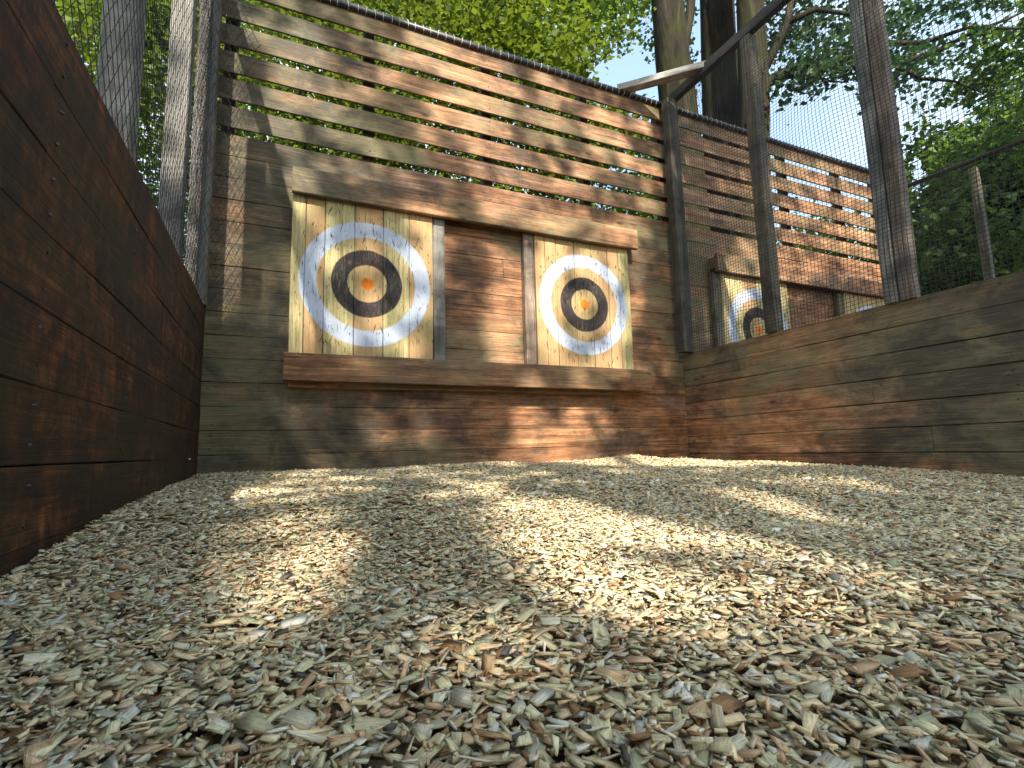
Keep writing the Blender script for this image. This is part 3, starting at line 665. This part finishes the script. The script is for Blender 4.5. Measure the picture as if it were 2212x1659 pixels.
# ---------------------------------------------------------------- unseen tree added behind the camera, its crown shaped to lay the sun patches
LIT = [  # sun patches as they lie in the photo: cx, cy, rx, ry, weight, tilt(deg)
 (1400, 1009, 250, 10, 1.0, 0), (1300, 1003, 120, 8, 1.0, 0), (1640, 1010, 120, 6, .7, 0),
 (690, 1185, 120, 42, .8, 0), (640, 1250, 110, 45, .95, 0), (590, 1290, 90, 25, .7, 0), (560, 1095, 75, 22, .6, 0), (700, 1060, 110, 14, .4, 0),
 (960, 1205, 75, 42, .75, 0), (1010, 1130, 60, 20, .5, 0),
 (1250, 1120, 190, 36, .75, 0), (1240, 1205, 160, 52, 1.0, 12), (1420, 1215, 120, 34, .7, 0), (1330, 1290, 90, 20, .4, 0), (1560, 1130, 120, 18, .45, 0),
 (2230, 1380, 60, 50, .8, 0), (2050, 1290, 120, 20, .35, 0),
 (480, 330, 66, 270, .9, 0), (650, 220, 80, 130, .75, 15), (620, 350, 60, 60, .8, 0), (600, 60, 60, 40, .5, 0),
 (820, 60, 70, 30, .5, 18), (800, 150, 60, 60, .45, 18), (940, 100, 75, 46, 1.0, 18), (1040, 160, 70, 44, 1.0, 18), (1040, 240, 62, 50, 1.0, 12), (1060, 330, 50, 46, 1.0, 12), (1100, 410, 62, 44, 1.0, 12), (1070, 480, 50, 40, 1.0, 10), (1190, 190, 46, 34, .8, 18), (1180, 270, 34, 40, .8, 10),
 (1300, 270, 46, 40, .85, 20), (1330, 340, 40, 34, .7, 0), (1240, 380, 34, 34, .7, 0), (1390, 260, 40, 26, .6, 0), (1400, 400, 34, 50, .5, 0), (1220, 500, 70, 34, .8, 10), (1330, 505, 40, 30, .6, 0),
 (1095, 660, 40, 130, .75, 5), (1182, 660, 32, 135, 1.0, 0), (1300, 660, 75, 140, .42, 0), (1340, 510, 70, 30, .5, 0),
 (1100, 800, 60, 26, .8, 0), (1290, 815, 110, 26, .75, 0),
 (1140, 930, 32, 66, .95, 0), (1200, 965, 70, 40, .7, 0), (1290, 900, 60, 50, .5, 0),
 (780, 590, 190, 190, .16, 0), (660, 460, 40, 36, .9, 0), (670, 480, 26, 80, .7, 0), (652, 700, 30, 80, .75, 0), (790, 480, 60, 40, .3, 0), (900, 540, 40, 60, .4, 0),
 (1560, 700, 60, 60, .3, 0), (1640, 600, 90, 60, .6, 0), (1750, 420, 130, 60, .6, 15), (1870, 520, 70, 90, .7, 0), (1800, 600, 120, 30, .7, 10), (1700, 540, 90, 50, .5, 0),
 (1745, 800, 130, 26, .45, -12), (1850, 850, 90, 26, .4, -8), (2000, 870, 80, 20, .3, 0), (1800, 935, 70, 20, .3, 0),
 (1975, 400, 26, 220, .7, 8), (700, 905, 70, 16, .35, 0), (870, 930, 120, 30, .3, 0),
 (1340, 1170, 420, 130, .34, 4), (1850, 1160, 460, 70, .24, 0), (1560, 1400, 520, 90, .20, 6), (1000, 1560, 420, 80, .14, 0), (600, 1200, 200, 130, .26, -15), (1950, 1420, 300, 110, .24, 0), (1300, 1050, 500, 22, .24, 0), (1050, 260, 420, 200, .16, 18),
 (400, 300, 60, 400, .3, 0), (340, 1100, 60, 30, .3, 0)]
# shadow lines across the patches that its added limbs are shaped to cast
LIMBS = [[(870, 1055), (850, 1110), (830, 1165), (800, 1225), (730, 1290), (600, 1335), (450, 1365)], [(850, 1120), (930, 1128), (1020, 1145), (1085, 1195), (1150, 1250), (1290, 1310), (1480, 1350)],
         [(1120, 1060), (1300, 1072), (1500, 1085)], [(735, 870), (737, 940), (740, 1015)]]
def limb_dist(x, y):
    d = np.full(len(x), 1e9)
    for L_ in LIMBS:
        for (ax, ay), (bx, by) in zip(L_[:-1], L_[1:]):
            t_ = np.clip(((x-ax)*(bx-ax)+(y-ay)*(by-ay))/((bx-ax)**2+(by-ay)**2), 0, 1)
            d = np.minimum(d, np.hypot((x-ax-t_*(bx-ax))*0.6, y-ay-t_*(by-ay)))
    return d
def lit_weight(H):
    x, y, z = proj(H); wgt = np.zeros(len(H)); ok = z > 0.05
    for cx, cy_, rx, ry, ww, an in LIT:
        a = math.radians(an); dx = x-cx; dy = y-cy_
        u = (dx*math.cos(a)+dy*math.sin(a))/(rx*1.14); v = (-dx*math.sin(a)+dy*math.cos(a))/(ry*1.2)
        wgt = np.maximum(wgt, ww*np.clip((1.22-np.sqrt(u*u+v*v))/0.4, 0, 1))
    return np.clip(wgt*1.05, 0, 1)*ok*np.clip((limb_dist(x, y)-9)/12, 0, 1)
N = 52000
u = rng.uniform(-1.8, 9.5, N); v = rng.uniform(-3.6, 3.9, N)
hgt = rng.uniform(9.0, 12.5, N)
S3 = SUN/SUN[2]
hit = np.stack([u, np.full(N, YW), v+0.0], 1)
# where that sun ray first lands: right wall, back wall or ground
A = SUN[:2]/SUN[2]
P0 = hit.copy()
gz = 0.05; low = hit[:, 2] < gz; tt = (gz-hit[:, 2]); P0[low] = hit[low] + S3*tt[low, None]
# the right wall catches what would cross x=XR below its top
cross = P0[:, 0] > XR
tx = (XR-P0[:, 0])/S3[0]; Q = P0 + S3*tx[:, None]; on_r = cross & (Q[:, 2] < zz(0.79)) & (Q[:, 2] > 0)
P0[on_r] = Q[on_r]
wl = lit_weight(P0)
leafc = hit + S3*(hgt-hit[:, 2])[:, None]
cell = 0.5+0.5*np.sin(u*3.1+1.3*np.sin(v*2.2))*np.sin(v*3.7+1.1*np.sin(u*2.7))
# how much foliage stays in the way of each patch: light let through = exp(-layers of leaves)
T_ = np.clip(np.maximum(wl*0.97, np.where(cell > 0.9, 0.05, 0.004)), 0.004, 0.985)
keep = rng.random(N) < np.clip(-np.log(T_)/6.0, 0, 1)
leafc = leafc[keep]
V, F, bc = leaves_from(leafc, 0.19, 0.5)
t = thing('added_shade_tree', (-2.2, -12.0, 0), 'unseen leafy tree added behind the camera, its crown opened to shape the sun patches', 'tree')
np_mesh('crown', V, F, LM, t, V, bc)
m = MB(); m.tube(limb((-2.2, -12.0, -0.1), (-1.6, -11.5, 12.0), 8, 0.2), [0.46-0.04*i for i in range(9)], 14)
def down(px, py):                                 # photo point -> ground or wall point
    q = at(px, py, 1.0)-np.array([0, 0, ZC]); tg = (0.06-ZC)/q[2] if q[2] < 0 else 1e9; tw = YW/q[1]
    return np.array([0, 0, ZC])+q*min(tg, tw)
for L_ in LIMBS:
    pts = []
    for (ax, ay), (bx, by) in zip(L_[:-1], L_[1:]):
        for f_ in (0, 0.5): pts.append(down(ax+(bx-ax)*f_, ay+(by-ay)*f_))
    pts = [p_+S3*(8.6-p_[2]+0.08*i_) for i_, p_ in enumerate(pts)]  # limbs added up the sun rays from the shadows they must cast
    m.tube(pts, [0.10-0.05*i_/(len(pts)-1) for i_ in range(len(pts))], 7)
for e in ((3, -9.5, 10.3), (-4.5, -12, 10.5), (1.5, -13.2, 10.4), (5.5, -10.0, 10.4), (0.2, -8.2, 10.6)):
    m.tube(limb((-1.9, -11.7, 6.2), e, 7, 0.25), [0.16-0.017*i for i in range(8)], 8)
m.build('trunk', BARK, t, True)
for o in bpy.data.objects:
    if '_o' in o: del o['_o']
